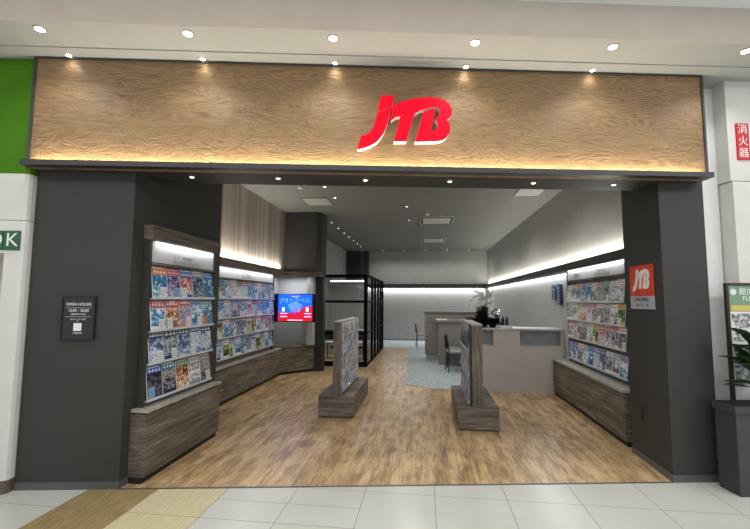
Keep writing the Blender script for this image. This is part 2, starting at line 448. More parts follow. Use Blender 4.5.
# left neighbour's wall
mb = MB().prism([(-8, -.08), (-3.66, -.08), (-3.632, -.068), (-3.62, -.04), (-3.62, .4), (-8, .4)], 2.79, SOF, 'green')
fs('wall_green_band', mb)
def lw(z0, z1, u0, m='white_panel', d=-.08):
    return MB().prism([(u0, d), (-3.66, d), (-3.632, d+.012), (-3.62, d+.04), (-3.62, .4), (u0, .4)], z0, z1, m)
fs('wall_mall_left_upper', lw(2.366, 2.79, -8))
fs('wall_mall_left_lintel', lw(2.065, 2.36, -8))
fs('wall_mall_left_pier', lw(.11, 2.065, -3.79))
fs('baseboard_mall_left', lw(0, .11, -3.79, 'brown_skirt', -.086))
fs('wall_mall_left_recess', B(-8, -3.79, .25, .4, 0, 2.065, 'mall_fascia'))
# right neighbour's wall
fs('wall_mall_right', B(2.72, 3.02, .12, .4, 0, SOF, 'white_wall'))
fs('wall_column_upper', B(3.02, 8, -.03, .4, 2.86, SOF, 'white_panel'))
fs('wall_column_lower', B(3.03, 8, -.04, .4, 0, 2.85, 'white_panel'))

# shop fascia with carved oak panel
t = empty('shop_fascia', FT @ Matrix.Translation((-.45, -.12, 2.84)), 'long carved oak fascia panel with dark ledge above the shop entrance', 'shop fascia')
build('wood_panel', B(-3.60, 2.69, -.12, -.05, 2.84, 3.862, 'oak'), t, FT)
build('ledge', B(-3.625, 2.705, -.20, -.185, 2.84, 2.888, 'header_dark', bev=.002).box(-3.625, 2.705, -.185, -.12, 2.84, 2.858, 'header_dark'), t, FT)
build('edge_frame', MB().box(-3.62, -3.60, -.135, -.05, 2.84, 3.87, 'header_dark').box(2.69, 2.71, -.135, -.05, 2.84, 3.87, 'header_dark').box(-3.62, 2.71, -.135, -.05, 3.862, 3.87, 'header_dark'), t, FT)
o = area('fascia_strip_light', fw(-.455, -.162, 2.866), 6.2, .03, 42, (1, .9, .72)); o.rotation_euler = (PI, 0, FA)

# red letters
def lp(x, y): return (-.655 + (x-98)*.001555, 3.556 - (y-62)*.00159*(1-.06*(x-98)/470))
def bez(pts): return [lp(*p) for p in pts]
J1 = [(238,62),(316,62),(312,95),(304,124),(260,141),(218,162),(222,135)]
J2 = [(216,170),(258,148),(302,131),(292,175),(278,225),(262,272),(240,312),(212,345),(175,366),(135,380),(98,386),(108,348),(120,305),(140,304),(163,294),(184,270),(198,235),(207,200)]
TB = [(308,130),(330,112),(370,95),(430,78),(480,69),(530,66),(580,70),(620,84),(648,110),(662,145),(659,175),(645,198),(630,211),(645,232),(650,265),(645,298),(625,326),(600,340),(570,346),(440,346),(452,300),(470,235),(488,164),(525,148),(563,136),(552,190),(541,240),(532,284),(553,280),(570,267),(578,245),(574,222),(561,208),(577,190),(590,168),(590,146),(570,122),(530,131),(470,150),(437,172),(422,220),(405,280),(388,343),(315,343),(330,280),(343,228),(352,187),(325,192),(298,214),(302,170)]
t = empty('logo_sign', FT @ Matrix.Translation((-.2, -.12, 3.03)), 'big red JTB letters standing off the carved oak fascia', 'logo sign')
for nm, pl in (('letter', (J1, J2)), ('letter', (TB,))):
    mbb = MB(); mbf = MB()
    for p in pl:
        mbb.prism(bez(p), -.185, -.121, 'logo_side', axis='y'); mbf.prism(bez(p), -.197, -.1855, 'red', axis='y')
    b = build(nm, mbb, t, FT); build('letter_face', mbf, b, FT)['label'] = 'red lit face of the letters'

# ------------------------------------------------------------------ signs on the pillars
t = empty('opening_hours_plaque', fw(-3.155, 0, 1.293), 'black OPEN HOURS plaque on the dark left pillar', 'plaque')
build('plate', B(-3.305, -3.008, -.014, .001, 1.293, 1.688, 'sign_black', bev=.003), t, FT)
fr = MB()
for a, b_, c, d_ in ((-3.305, -3.29, 1.293, 1.688), (-3.023, -3.008, 1.293, 1.688), (-3.29, -3.023, 1.673, 1.688), (-3.29, -3.023, 1.293, 1.308)):
    fr.box(a, b_, -.02, -.014, c, d_, 'black')
build('rim', fr, t, FT)
PF = frame(fw(-3.155, -.0145, 0), FT.to_3x3() @ Vector((1, 0, 0)))
for s, z, sz in (('OPEN HOURS', 1.612, .036), ('10:00 - 20:00', 1.556, .034), ('(最終受付 19:30)', 1.523, .018), ('JTB イオンモール店', 1.478, .015), ('TEL', 1.462, .012), ('ご来店予約', 1.355, .017)):
    text_obj('lettering', s, sz, 'white', t, PF @ Matrix.Translation((0, z, 0)))
build('rule_lines', MB().box(-.11, .11, 1.580, 1.582, 0, .001, 'white').box(-.11, .11, 1.500, 1.502, 0, .001, 'white'), t, PF)
build('blank_patch', B(-.035, .035, 1.375, 1.445, 0, .001, 'white'), t, PF)['label'] = 'small pale square patch'

t = empty('wall_sign', (2.27, 4.73, 1.59), 'orange-red JTB sign with grey caption strip on the right pillar', 'sign')
SF = frame((2.274, 4.705, 0), (0, -1, 0))
build('sign_board', B(-.235, .235, 1.725, 2.05, 0, .012, 'sign_orange', bev=.002), t, SF)
build('caption_strip', B(-.235, .235, 1.59, 1.725, 0, .012, 'sign_grey'), t, SF)
lg = MB()
def sp_(p): return ((p[0]-380)*.00062, 1.89 - (p[1]-225)*.00074)
for p in (J1, J2, TB): lg.prism([sp_(q) for q in p], .012, .0135, 'white')
build('logo_lettering', lg, t, SF)
text_obj('lettering', 'JTB総合提携店', .045, 'b_navy', t, SF @ Matrix.Translation((0, 1.688, .0125)))
text_obj('lettering', 'イオンモール', .045, 'b_navy', t, SF @ Matrix.Translation((0, 1.63, .0125)))

for i, (u0, u1, ch) in enumerate(((-3.94, -3.80, 'O'), (-3.79, -3.655, 'K'))):
    z0, z1 = 2.092, 2.265
    t = empty('letter_sign', fw((u0+u1)/2, -.08, z0), 'green square sign with white letter %s on the white wall left of the shop' % ch, 'sign', 'green letter squares')
    build('plate', B(u0, u1, -.092, -.079, z0, z1, 'sign_green', bev=.002), t, FT)
    text_obj('letter', ch, .17, 'white', t, frame(fw((u0+u1)/2, -.0925, (z0+z1)/2), FT.to_3x3() @ Vector((1, 0, 0))))

t = empty('fire_extinguisher_sign', fw(3.16, -.03, 3.08), 'red vertical sign with white Japanese characters high on the white column', 'sign')
build('plate', B(3.10, 3.225, -.045, -.029, 3.07, 3.44, 'sign_red', bev=.002), t, FT)
for i, ch in enumerate('消火器'):
    text_obj('character', ch, .105, 'white', t, frame(fw(3.1625, -.0455, 3.375 - i*.12), FT.to_3x3() @ Vector((1, 0, 0))))

# poster in a dark frame against the column
t = empty('framed_poster', fw(3.2, -.06, .35), 'dark framed mall guide poster in green and white beside the right column', 'poster')
pf = MB()
for a, b_, c, d_ in ((2.86, 2.885, .35, 1.85), (3.585, 3.61, .35, 1.85), (2.885, 3.585, 1.825, 1.85), (2.885, 3.585, .35, .375)):
    pf.box(a, b_, -.075, -.043, c, d_, 'frame_brown')
build('frame', pf, t, FT)
build('sheet', B(2.885, 3.585, -.065, -.045, .375, 1.825, 'white'), t, FT)
PP = frame(fw(2.885, -.066, 0), FT.to_3x3() @ Vector((1, 0, 0)))
build('printed_header', B(0, .70, 1.58, 1.822, 0, .001, 'poster_green'), t, PP)
build('yellow_band', B(.02, .26, 1.585, 1.64, .001, .002, 'b_yellow'), t, PP)
build('printed_picture', B(.02, .68, 1.30, 1.56, 0, .001, 'ph_grey'), t, PP)
build('printed_map', B(.02, .68, .9, 1.27, 0, .001, 'ph_grey'), t, PP)
build('white_dot', MB().lathe([(.03, 0), (.03, .0015)], 'b_white', 20), t, PP @ Matrix.Translation((.05, 1.765, 0)))
text_obj('lettering', '館内のご案内', .075, 'white', t, PP @ Matrix.Translation((.33, 1.765, .0015)))
text_obj('lettering', 'FLOOR GUIDE', .06, 'white', t, PP @ Matrix.Translation((.33, 1.70, .0015)))
rg = MB().lathe([(.05, 0), (.05, .002)], 'b_white', 24).lathe([(.042, .002), (.042, .003)], 'sign_red', 24).lathe([(.028, .003), (.028, .004)], 'b_white', 24)
build('round_mark', rg, t, PP @ Matrix.Translation((.37, 1.64, .001)))

# palm leaves in a made-up planter that stands in for a dark blur
t = empty('potted_plant', fw(2.86, -.2, 0), 'broad green leaves in a made-up tall dark grey planter at the right edge', 'plant')
build('planter', MB().prism([(2.665, -.30), (3.07, -.30), (3.07, -.085), (2.665, -.085)], 0, .74, 'planter').prism([(2.645, -.32), (3.09, -.32), (3.09, -.08), (2.645, -.08)], .70, .76, 'planter'), t, FT)
build('soil', B(2.67, 3.06, -.295, -.09, .758, .766, 'toe'), t, FT)
for i in range(44):
    a = R.uniform(-.5, 3.6) + PI; ln = R.uniform(.3, .75); el = R.uniform(.25, 1.1)
    b0 = fw(2.99 + R.uniform(-.03, .03), -.2 + R.uniform(-.03, .03), .76)
    mid = b0 + Vector((math.cos(a)*.05, math.sin(a)*.05, R.uniform(.1, .6)))
    mb = MB().tube([b0, (b0+mid)/2, mid], .004, 'leaf', 5)
    mb.leaf(mid, mid + Vector((math.cos(a)*ln*math.cos(el)*.6, -abs(math.sin(a))*ln*math.cos(el)*.5, ln*math.sin(el)*.6)), .12, 'leaf', .06, 7)
    build('leaf', mb, t)
struct('trim_socket', B(2.262, 2.275, 4.82, 4.90, .42, .55, 'socket', bev=.002))

# ------------------------------------------------------------------ magazine making
ROWZ = [1.675, 1.355, 1.04, .70]
def mag_mesh(spec, w, h, rnd):
    band, photo, second, inset = spec
    mb = MB(); mb.box(-w/2, w/2, 0, h, 0, .008, 'white')
    mb.box(-w/2+.001, w/2-.001, .001, h-.001, .008, .0085, second)
    bh = rnd.uniform(.2, .3)*h
    mb.box(-w/2+.002, w/2-.002, h-bh, h-.002, .0085, .009, band)
    mb.box(-w/2+.004, w/2-.004, .02*h + rnd.choice((0, .12))*h, h-bh-.003, .0085, .009, photo)
    # title strokes
    n = rnd.randint(3, 6); x0 = -w/2 + .015; cw = (w-.03)/n
    tc = 'white' if band not in ('b_white', 'b_sky', 'b_yellow', 'b_pink') else rnd.choice(('b_navy', 'b_red'))
    for i in range(n):
        cx = x0 + cw*i
        mb.box(cx+.003, cx+cw-.003, h-bh*.72, h-bh*.62, .009, .0095, tc)
        mb.box(cx+cw*.4, cx+cw*.6, h-bh*.85, h-bh*.35, .009, .0095, tc)
    mb.box(-w/2+.01, w/2-.04, h-bh*.22, h-bh*.12, .009, .0095, tc)
    if inset:
        q = rnd.choice((-1, 1)); cx = q*w*.22
        mb.box(cx-w*.2, cx+w*.2, .04*h, .36*h, .009, .0096, inset)
        for k in range(4): mb.box(cx-w*.16, cx+w*.12, (.09+.06*k)*h, (.105+.06*k)*h, .0096, .0099, 'grey_txt')
    return mb
CN = {'b_red': 'red', 'b_orange': 'orange', 'b_blue': 'blue', 'b_sky': 'pale blue', 'b_navy': 'navy', 'b_teal': 'teal', 'b_green': 'green', 'b_white': 'white', 'b_grey': 'grey', 'b_yellow': 'yellow', 'b_pink': 'pink', 'b_purple': 'purple', 'b_brown': 'brown', 'b_black': 'black'}
ORD = ['first', 'second', 'third', 'fourth', 'fifth', 'sixth', 'seventh', 'eighth', 'ninth', 'tenth', 'eleventh', 'twelfth']
ROWN = ['top row', 'second row', 'third row', 'bottom row']
def mag(name, T, spec, w, h, label, cat, group, rnd, title=None):
    o = build(name, mag_mesh(spec, w, h, rnd), None, T); tag(o, label, cat, group)
    if title:
        text_obj('title_lettering', title, .05, 'white', o, T @ Matrix.Translation((0, h*.86, .0098)), .0004)
    return o

def rack_unit(prefix_label, right_dir, org, W, depth, bench_h, sign, row_z, wood, cat, foot=.0, name='magazine_rack', bench_ext=(0, 0), canopy=True, pw=(.045, .045), back=.02, side='charcoal', cz=(TZ0, TZ1), cd=None):
    """org = bottom left of the rack plane as seen from the front; the plane faces local +z."""
    T = frame(org, right_dir)
    t = empty(name, T @ Matrix.Translation((W/2, 0, 0)), prefix_label, cat)
    D = depth
    build('back_panel', B(0, W, bench_h, cz[0], -.02, -.004, 'rack_grey'), t, T)
    e0, e1 = bench_ext; cd = cd or D
    if canopy: build('canopy', B(-pw[0]-.01, W+pw[1], cz[0], cz[1], -back, cd, wood, bev=.003), t, T)
    for x0_, x1_ in ((-pw[0], 0), (W, W+pw[1])):
        build('side_panel', B(x0_, x1_, bench_h, cz[0], -back, .022, side), t, T)
    bm_ = B(-pw[0]-e0, W+pw[1]+e1, .06, bench_h-.045, -back, D-.004, wood)
    build('bench', bm_, t, T)
    build('bench_top', B(-pw[0]-.005-e0, W+pw[1]+e1+.005, bench_h-.03, bench_h, -back, D+.012, 'pale_lit_top', bev=.003), t, T)['label'] = 'bench top with reflected light painted in as paler wood'
    build('toe_kick', MB().box(.005-pw[0]-e0, W+pw[1]+e1-.005, 0, .06, -back, D-.03, 'toe').box(.005-pw[0]-e0, W+pw[1]+e1-.005, bench_h-.045, bench_h-.03, -back, D-.02, 'toe'), t, T)
    build('header_panel', B(0, W, 2.015, cz[0], -.004, .012, 'rack_white'), t, T)
    build('header_rail', B(0, W, 1.995, 2.02, -.004, .04, wood), t, T)
    for (cx, cw, s) in sign:
        p = build('title_plate', B(cx-cw/2, cx+cw/2, 2.06, 2.135, .012, .018, 'sign_grey', bev=.002), t, T)
        text_obj('lettering', s, .05, 'grey_txt', p, T @ Matrix.Translation((cx, 2.097, .0185)))
    for z in row_z:
        build('shelf_ledge', MB().box(0, W, z-.012, z-.004, -.004, .05, 'ledge').box(0, W, z-.012, z+.012, .05, .053, 'ledge'), t, T)
    for z in row_z[:-1]:
        build('shelf_rail', B(0, W, z-.03, z-.013, -.004, .02, 'rack_grey'), t, T)
    return t, T

def fill(T, W, row_z, cols, specs, nm, cat, grp, where, rnd, hh=.29, ww=None, x0=.01, titles={}, lean=.12, wrd='from the left'):
    cw = (W-2*x0)/cols
    for r, z in enumerate(row_z):
        for c in range(cols):
            sp = specs(r, c); w = (ww or cw*.97)
            h = hh * rnd.uniform(.97, 1.02)
            TT = T @ Matrix.Translation((x0+cw*(c+.5)+rnd.uniform(-.002, .002), z-.002, .036)) @ Matrix.Rotation(-lean*.9, 4, 'X') @ Matrix.Rotation(rnd.uniform(-.01, .01), 4, 'Z')
            mag(nm, TT, sp, w, h, '%s-topped %s, %s %s, %s of %s' % (CN[sp[0]], cat, ORD[c], wrd, ROWN[r] if len(row_z) == 4 else ['top row', 'middle row', 'bottom row'][r], where), cat, grp, rnd, titles.get((r, c)))

# tall rack beside the left pillar
W1 = 1.18; ROW1 = [1.675, 1.36, 1.05, .71]
t1, T1 = rack_unit('tall rustic oak magazine rack attached to the dark left pillar', (0, 1, 0), (-2.64, 3.69, 0), W1, .11, .655, [(W1*.52, .56, '海外旅行')], ROW1, 'rustic_y', 'magazine rack', pw=(.03, .10), back=.048, cz=(2.235, 2.378), cd=.052, bench_ext=(.055, 0))
S1 = [[('b_orange','ph_sea','b_sky','b_white'),('b_red','ph_violet','b_white','b_sky'),('b_blue','ph_coral','b_blue','b_white'),('b_grey','ph_alps','b_teal',None),('b_blue','ph_sea','b_blue','b_teal')],
      [('b_red','ph_sea','b_white','b_white'),('b_red','ph_warm','b_brown','b_white'),('b_red','ph_violet','b_orange','b_white'),('b_sky','ph_sea','b_sky','b_white'),('b_teal','ph_sea','b_yellow','b_orange')],
      [('b_navy','ph_snow','b_navy','b_white'),('b_navy','ph_alps','b_navy','b_white'),('b_navy','ph_snow','b_grey',None),('b_blue','ph_snow','b_navy','b_white'),('b_navy','ph_snow','b_navy',None)],
      [('b_blue','ph_dark','b_navy','b_sky'),('b_teal','ph_city','b_navy',None),('b_green','ph_warm','b_white',None),('b_grey','ph_grey','b_grey',None),('b_brown','ph_city','b_white','b_white')]]
fill(T1, W1, ROW1, 5, lambda r, c: S1[r][c], 'travel_magazine', 'magazine', 'magazines on the rack at the left pillar', 'the pillar rack', R, .31, titles={(1,0): 'ハワイ', (1,1): '韓国', (1,2): '台湾'})

# long rack on the left wall
W2, Y2 = 2.42, 6.22
t2, T2 = rack_unit('long rustic oak magazine rack along the left wall under the slatted panel', (0, 1, 0), (-3.285, Y2, 0), W2, .105, .60, [(W2*.47, .5, '国内旅行')], ROWZ, 'rustic_y', 'magazine rack', bench_ext=(.95, .30), back=.015)
PC = [('b_white','ph_snow','b_white',None),('b_sky','ph_city','b_white','b_white'),('b_white','ph_coral','b_white',None),('b_red','ph_snow','b_white',None),('b_blue','ph_sea','b_sky','b_white'),('b_sky','ph_snow','b_white','b_navy'),('b_grey','ph_sea','b_blue',None),('b_black','ph_snow','b_white','b_white'),('b_teal','ph_sea','b_white',None)]
LC = [('b_blue','ph_snow','b_navy','b_white'),('b_navy','ph_alps','b_white',None),('b_sky','ph_snow','b_blue','b_white'),('b_white','ph_sea','b_white',None),('b_blue','ph_forest','b_white','b_white'),('b_white','ph_forest','b_white',None)]
def s2(r, c):
    if r < 2: return PC[(c*5+r*3+1) % len(PC)]
    return LC[(c*5+r*2) % len(LC)]
fill(T2, W2, ROWZ, 11, s2, 'travel_magazine', 'magazine', 'magazines on the left wall rack', 'the left wall rack', R, .315)
build('canopy_extension', B(-1.0, -.06, TZ0, TZ1, -.02, .10, 'rustic_y', bev=.003).box(W2+.045, 2.84, TZ0, TZ1, -.02, .105, 'rustic_y', bev=.003), t2, T2)

# television bench with niche canopy
t = empty('television_bench', (-3.0, 9.3, 0), 'rustic oak corner bench under the television in the niche', 'bench')
bp = [(-3.54, 9.0), (-3.18, 9.0), (-2.60, 9.64), (-2.60, 9.67), (-2.80, 9.67), (-3.54, 9.67)]
bs = [(-3.52, 9.02), (-3.20, 9.02), (-2.62, 9.66), (-3.52, 9.66)]
build('bench_front', MB().prism([(-3.53, 9.0), (-3.19, 9.0), (-2.61, 9.65), (-2.68, 9.67), (-3.53, 9.67)], .06, .57, 'rustic_x'), t)
build('bench_top', MB().prism([(-3.54, 8.99), (-3.175, 8.99), (-2.59, 9.63), (-2.67, 9.675), (-3.54, 9.675)], .585, .62, 'rustic_x'), t)
build('toe_kick', MB().prism(bs, 0, .06, 'toe'), t); build('shadow_gap', MB().prism(bs, .57, .585, 'toe'), t)
build('canopy', MB().prism([(-3.54, 9.09), (-3.18, 9.09), (-2.41, 9.30), (-2.41, 9.66), (-3.54, 9.66)], TZ0, TZ1-.032, 'rustic_x'), t)

# television
TF = frame((-2.86, 8.93, .03), (1, .02, 0))
t = empty('television', TF @ Matrix.Translation((0, 1.14, 0)), 'wall television showing a bright blue and red travel advertisement', 'television')
build('housing', B(-.49, .475, 1.14, 1.76, -.06, 0, 'black', bev=.006), t, TF)
build('bracket', B(-.08, .08, 1.35, 1.6, -.81, -.06, 'black'), t, TF)
sc = MB().box(-.39, .375, 1.16, 1.745, 0, .002, 'scr_blue')
sc.prism([(-.385, 1.16), (.385, 1.16), (.385, 1.49), (.22, 1.48), (.10, 1.40), (0, 1.36), (-.10, 1.33), (-.22, 1.35), (-.385, 1.36)], .002, .003, 'scr_red')
sc.prism([(-.10, 1.36), (.10, 1.36), (.16, 1.52), (0, 1.60), (-.18, 1.52)], .003, .0034, 'scr_cyan')
for cx in (-.27, .27):
    sc.box(cx-.03, cx+.03, 1.37, 1.46, .0034, .004, 'scr_white')
    for k in range(3): sc.box(cx-.07, cx+.09, 1.25+.035*k, 1.265+.035*k, .003, .004, 'scr_pink' if k == 1 else 'scr_white')
sc.box(-.17, .17, 1.175, 1.19, .003, .004, 'scr_white')
build('screen', sc, t, TF)
text_obj('lettering', 'THE BEST', .045, 'scr_white', t, TF @ Matrix.Translation((0, 1.70, .004)), .0005)
text_obj('lettering', 'JTBトラベル', .125, 'scr_yellow', t, TF @ Matrix.Translation((0, 1.61, .004)), .0005)
text_obj('lettering', '9', .22, 'scr_pink', t, TF @ Matrix.Translation((.0, 1.37, .0045)), .0005)

# right-hand rack
W3 = 2.12
t3, T3 = rack_unit('long rustic oak brochure rack along the right wall', (0, -1, 0), (2.485, 7.62, 0), W3, .065, .635, [(.42, .36, '北海道'), (1.42, .5, '国内ツアー')], [1.66, 1.36, 1.06, .71], 'rustic_y', 'brochure rack', bench_ext=(.30, .22), canopy=False, back=.012, side='rack_grey')
# deeper bench in front
build('bench_box', B(-.345, W3+.26, .06, .59, .065, .205, 'rustic_y'), t3, T3)
build('bench_board', B(-.35, W3+.265, .605, .637, .08, .225, 'pale_lit_top', bev=.003), t3, T3)
build('bench_recess', B(-.34, W3+.25, 0, .06, .065, .18, 'toe').box(-.34, W3+.25, .59, .605, .09, .19, 'toe'), t3, T3)
RC = [('b_white','ph_grey','b_white',None),('b_grey','ph_grey','b_white','b_white'),('b_yellow','ph_grey','b_white',None),('b_sky','ph_snow','b_teal',None),('b_teal','ph_sea','b_navy','b_white'),('b_white','ph_grey','b_grey',None),('b_brown','ph_city','b_white',None),('b_teal','ph_city','b_sky','b_white'),('b_white','ph_snow','b_grey',None)]
RD = [('b_brown','ph_coral','b_grey',None),('b_grey','ph_city','b_white',None),('b_red','ph_grey','b_white',None),('b_white','ph_grey','b_white','b_white'),('b_pink','ph_grey','b_white','b_pink'),('b_yellow','ph_forest','b_yellow','b_white'),('b_white','ph_city','b_black','b_white')]
RB = [('b_blue','ph_snow','b_navy','b_white'),('b_white','ph_grey','b_white',None),('b_sky','ph_sea','b_blue',None),('b_navy','ph_snow','b_blue','b_white'),('b_grey','ph_grey','b_white',None)]
fill(T3, W3, [1.66, 1.36, 1.06, .71], 10, lambda r, c: (RC[c % 9] if r == 0 else RD[(c*2+r) % 7] if r < 3 else RB[(c*3) % 5]), 'travel_brochure', 'brochure', 'brochures on the right wall rack', 'the right wall rack', R, .285, lean=.1)

# ------------------------------------------------------------------ free-standing displays
def stand(lbl, x0, x1, y0, y1, px0, px1, ztop, face):
    t = empty('display_stand', ((x0+x1)/2, (y0+y1)/2, 0), lbl, 'display stand', 'free-standing displays on the wood floor')
    build('plinth', B(x0, x1, y0, y1, .012, .30, 'rustic_x', bev=.004), t)
    build('upright_board', B(px0, px1, y0+.03, y1-.02, .30, ztop, 'rustic_z'), t)
    build('top_cap', B(px0-.005, px1+.005, y0+.025, y1-.015, ztop, ztop+.014, 'pale_lit_top'), t)
    build('foot', B(x0+.02, x1-.02, y0+.02, y1-.02, 0, .012, 'toe'), t)
    return t
tl = stand('rustic oak leaflet stand on the wood floor nearer the television', -1.53, -1.02, 5.93, 7.44, -1.33, -1.215, 1.34, 1)
TL = frame((-1.215, 5.99, 0), (0, 1, 0)); WL = 1.40
zs = [1.185, 1.03, .86, .69, .52, .35]
for z in zs: build('wire_rail', MB().tube([(0, z, .03), (WL, z, .03)], .004, 'chrome', 6).tube([(0, z+.03, .034), (WL, z+.03, .034)], .003, 'chrome', 6), tl, TL)
for x in (.01, WL/2, WL-.01): build('upright_strip', B(x-.01, x+.01, .31, 1.335, 0, .008, 'sign_grey'), tl, TL)
LF = [('b_white','ph_violet','b_white',None),('b_white','ph_grey','b_white',None),('b_purple','ph_grey','b_white','b_white'),('b_grey','ph_violet','b_white',None),('b_white','ph_snow','b_purple',None),('b_pink','ph_grey','b_white',None),('b_navy','ph_violet','b_white','b_white')]
R6 = ['top row', 'second row', 'third row', 'fourth row', 'fifth row', 'bottom row']
for r, z in enumerate(zs):
    for c in range(7):
        sp = LF[(c*3+r*2) % 7] if r not in (0,) else LF[(1, 3, 1, 5, 1, 3, 1)[c]]
        TT = TL @ Matrix.Translation((.10+c*.2, z-.01, .008)) @ Matrix.Rotation(.10, 4, 'X')
        TT = TL @ Matrix.Translation((.10+c*.2, z-.015, .024)) @ Matrix.Rotation(-.10, 4, 'X')
        mag('leaflet', TT, sp, .15, .165, '%s-topped leaflet, %s from the left, %s of the leaflet stand' % (CN[sp[0]], ORD[c], R6[r]), 'leaflet', 'leaflets on the free-standing leaflet stand', R)
tr = stand('rustic oak display stand on the wood floor in front of the reception counter', .405, .93, 5.60, 6.96, .60, .735, 1.34, -1)
TR = frame((.60, 6.92, 0), (0, -1, 0)); WR = 1.27
for x in (0, WR/3, 2*WR/3, WR): build('upright_strip', B(x-.012, x+.012, .31, 1.35, 0, .035, 'sign_grey' if x < .9 else 'black'), tr, TR)
zr = [1.01, .69, .335]
for z in zr: build('shelf_ledge', MB().box(0, WR, z-.012, z-.004, 0, .055, 'ledge').box(0, WR, z-.012, z+.02, .055, .058, 'ledge'), tr, TR)
build('back_sheet', B(0, WR, .31, 1.35, 0, .004, 'black'), tr, TR)
DS = [[('b_black','ph_dark','b_black',None)]*6, [('b_grey','ph_city','b_black','b_white'),('b_black','ph_city','b_grey',None)]*3, [('b_navy','ph_dark','b_navy','b_grey'),('b_navy','ph_violet','b_navy',None)]*3]
fill(TR, WR, zr, 6, lambda r, c: DS[r][c], 'travel_magazine', 'magazine', 'dark magazines on the display stand', 'the display stand', R, .30, lean=.09)

# ------------------------------------------------------------------ reception counter
t = empty('reception_counter', (1.65, 8.2, 0), 'taupe reception counter with open niches in front of the right wall', 'counter')
ct = MB().box(.80, 2.49, 8.0, 8.5, 0, .835, 'counter').box(.80, 2.49, 8.18, 8.5, .835, 1.12, 'counter')
for a, b_ in ((.80, .84), (1.245, 1.725), (2.455, 2.49)): ct.box(a, b_, 8.0, 8.18, .835, 1.12, 'counter')
build('body', ct, t)
build('countertop', B(.79, 2.495, 7.99, 8.52, 1.12, 1.157, 'counter_top', bev=.003), t)
for a, b_ in ((.84, 1.245), (1.725, 2.455)): build('niche_lining', B(a, b_, 8.168, 8.179, .84, 1.12, 'niche'), t)
for a, b_ in ((.84, 1.245), (1.725, 2.455)): build('niche_sill', B(a, b_, 7.996, 8.168, .836, .846, 'counter_top'), t)

# things on the counter
def leafy(loc, lbl, n, rad, hgt, seed, pot_r=.08, pot_h=.1):
    r = random.Random(seed); t = empty('potted_foliage', loc, lbl, 'plant'); T = Matrix.Translation(loc)
    build('pot', MB().lathe([(pot_r*.8, 0), (pot_r, pot_h*.8), (pot_r*1.05, pot_h), (pot_r*.85, pot_h), (pot_r*.8, pot_h*.9)], 'pot'), t, T)
    f = MB()
    for i in range(n):
        a = r.uniform(0, 2*PI); el = r.uniform(.05, 1.4); ln = r.uniform(.6, 1)
        p0 = Vector((math.cos(a)*.02, math.sin(a)*.02, pot_h*.9)); 
        p1 = p0 + Vector((math.cos(a)*math.cos(el)*rad*ln*.5, math.sin(a)*math.cos(el)*rad*ln*.5, math.sin(el)*hgt*ln*.6))
        p2 = p1 + Vector((math.cos(a)*math.cos(el*.7)*rad*ln*.5, math.sin(a)*math.cos(el*.7)*rad*ln*.5, math.sin(el)*hgt*ln*.4))
        f.leaf(p0, p2, .035+.03*r.random(), 'leaf_dark', .03, 5)
        for q in (.5, .8):
            b_ = p0.lerp(p2, q); aa = a + r.uniform(-1.2, 1.2)
            f.leaf(b_, b_ + Vector((math.cos(aa)*.07, math.sin(aa)*.07, .03)), .035, 'leaf_dark', .01, 4)
    build('foliage', f, t, T)
    return t
leafy((.93, 8.2, 1.157), 'low dark leafy arrangement at the left end of the reception counter', 110, .19, .2, 3, .06, .05)
leafy((1.10, 8.36, 1.157), 'taller dark foliage at the middle of the counter flower display', 100, .17, .44, 5, .07, .08)
leafy((1.27, 8.24, 1.157), 'dark bushy arrangement below the silver balloon', 110, .2, .18, 8, .07, .06)
# orchid
t = empty('potted_orchid', (1.14, 8.42, 1.157), 'tall blush-white orchid on the reception counter', 'orchid'); T = Matrix.Translation((1.14, 8.42, 1.157))
build('pot', MB().lathe([(.05, 0), (.065, .12), (.07, .14), (.055, .14)], 'pot'), t, T)
r = random.Random(21)
for k in range(6):
    a = k*1.05; bx, by = math.cos(a)*.13*(1 if k % 2 else .8), math.sin(a)*.06
    pts = [Vector((0, 0, .12)), Vector((bx*.25, by*.3, .36)), Vector((bx*.7, by*.8, .58+.05*(k % 3))), Vector((bx*1.2, by*1.2, .66+.04*(k % 2))), Vector((bx*1.6, by*1.5, .56))]
    st = build('stem', MB().tube(pts, .004, 'leaf_dark', 6), t, T)
    f = MB()
    for j in range(12):
        q = 1.5 + j*.34; i = min(3, int(q)); p = pts[i].lerp(pts[min(4, i+1)], q-i) + Vector((r.uniform(-.03, .03), r.uniform(-.03, 0), r.uniform(-.05, .04)))
        for m in range(5):
            b = m*2*PI/5 + r.random()
            f.leaf(p, p + Vector((math.cos(b)*.036, -.012, math.sin(b)*.036)), .04, 'petal', 0, 3)
    build('blossoms', f, st, T)
# balloon
t = empty('foil_balloon', (1.33, 8.2, 1.41), 'crumpled silver foil ball on a stick above the counter foliage', 'balloon'); 
r = random.Random(5)
fb = MB(); bmesh.ops.create_icosphere(fb.bm, subdivisions=3, radius=.085, matrix=Matrix.Translation((1.33, 8.2, 1.44)))
for v in fb.bm.verts: v.co += (v.co - Vector((1.33, 8.2, 1.44))) * r.uniform(-.12, .12)
fb.mi('foil'); build('ball', fb, t)
build('stick', MB().tube([(1.33, 8.2, 1.157), (1.33, 8.2, 1.36)], .004, 'chrome', 6), t)
for dx, lb in ((0, 'dark blue bottle next to the silver foil ball on the counter'), (.075, 'dark blue bottle on the counter, the one farther from the silver foil ball')):
    tag(build('bottle', MB().lathe([(.028, 0), (.03, .02), (.03, .15), (.012, .19), (.012, .22)], 'navy_fold2', 14, (1.47+dx, 8.27, 1.157))), lb, 'bottle', 'blue bottles on the counter')
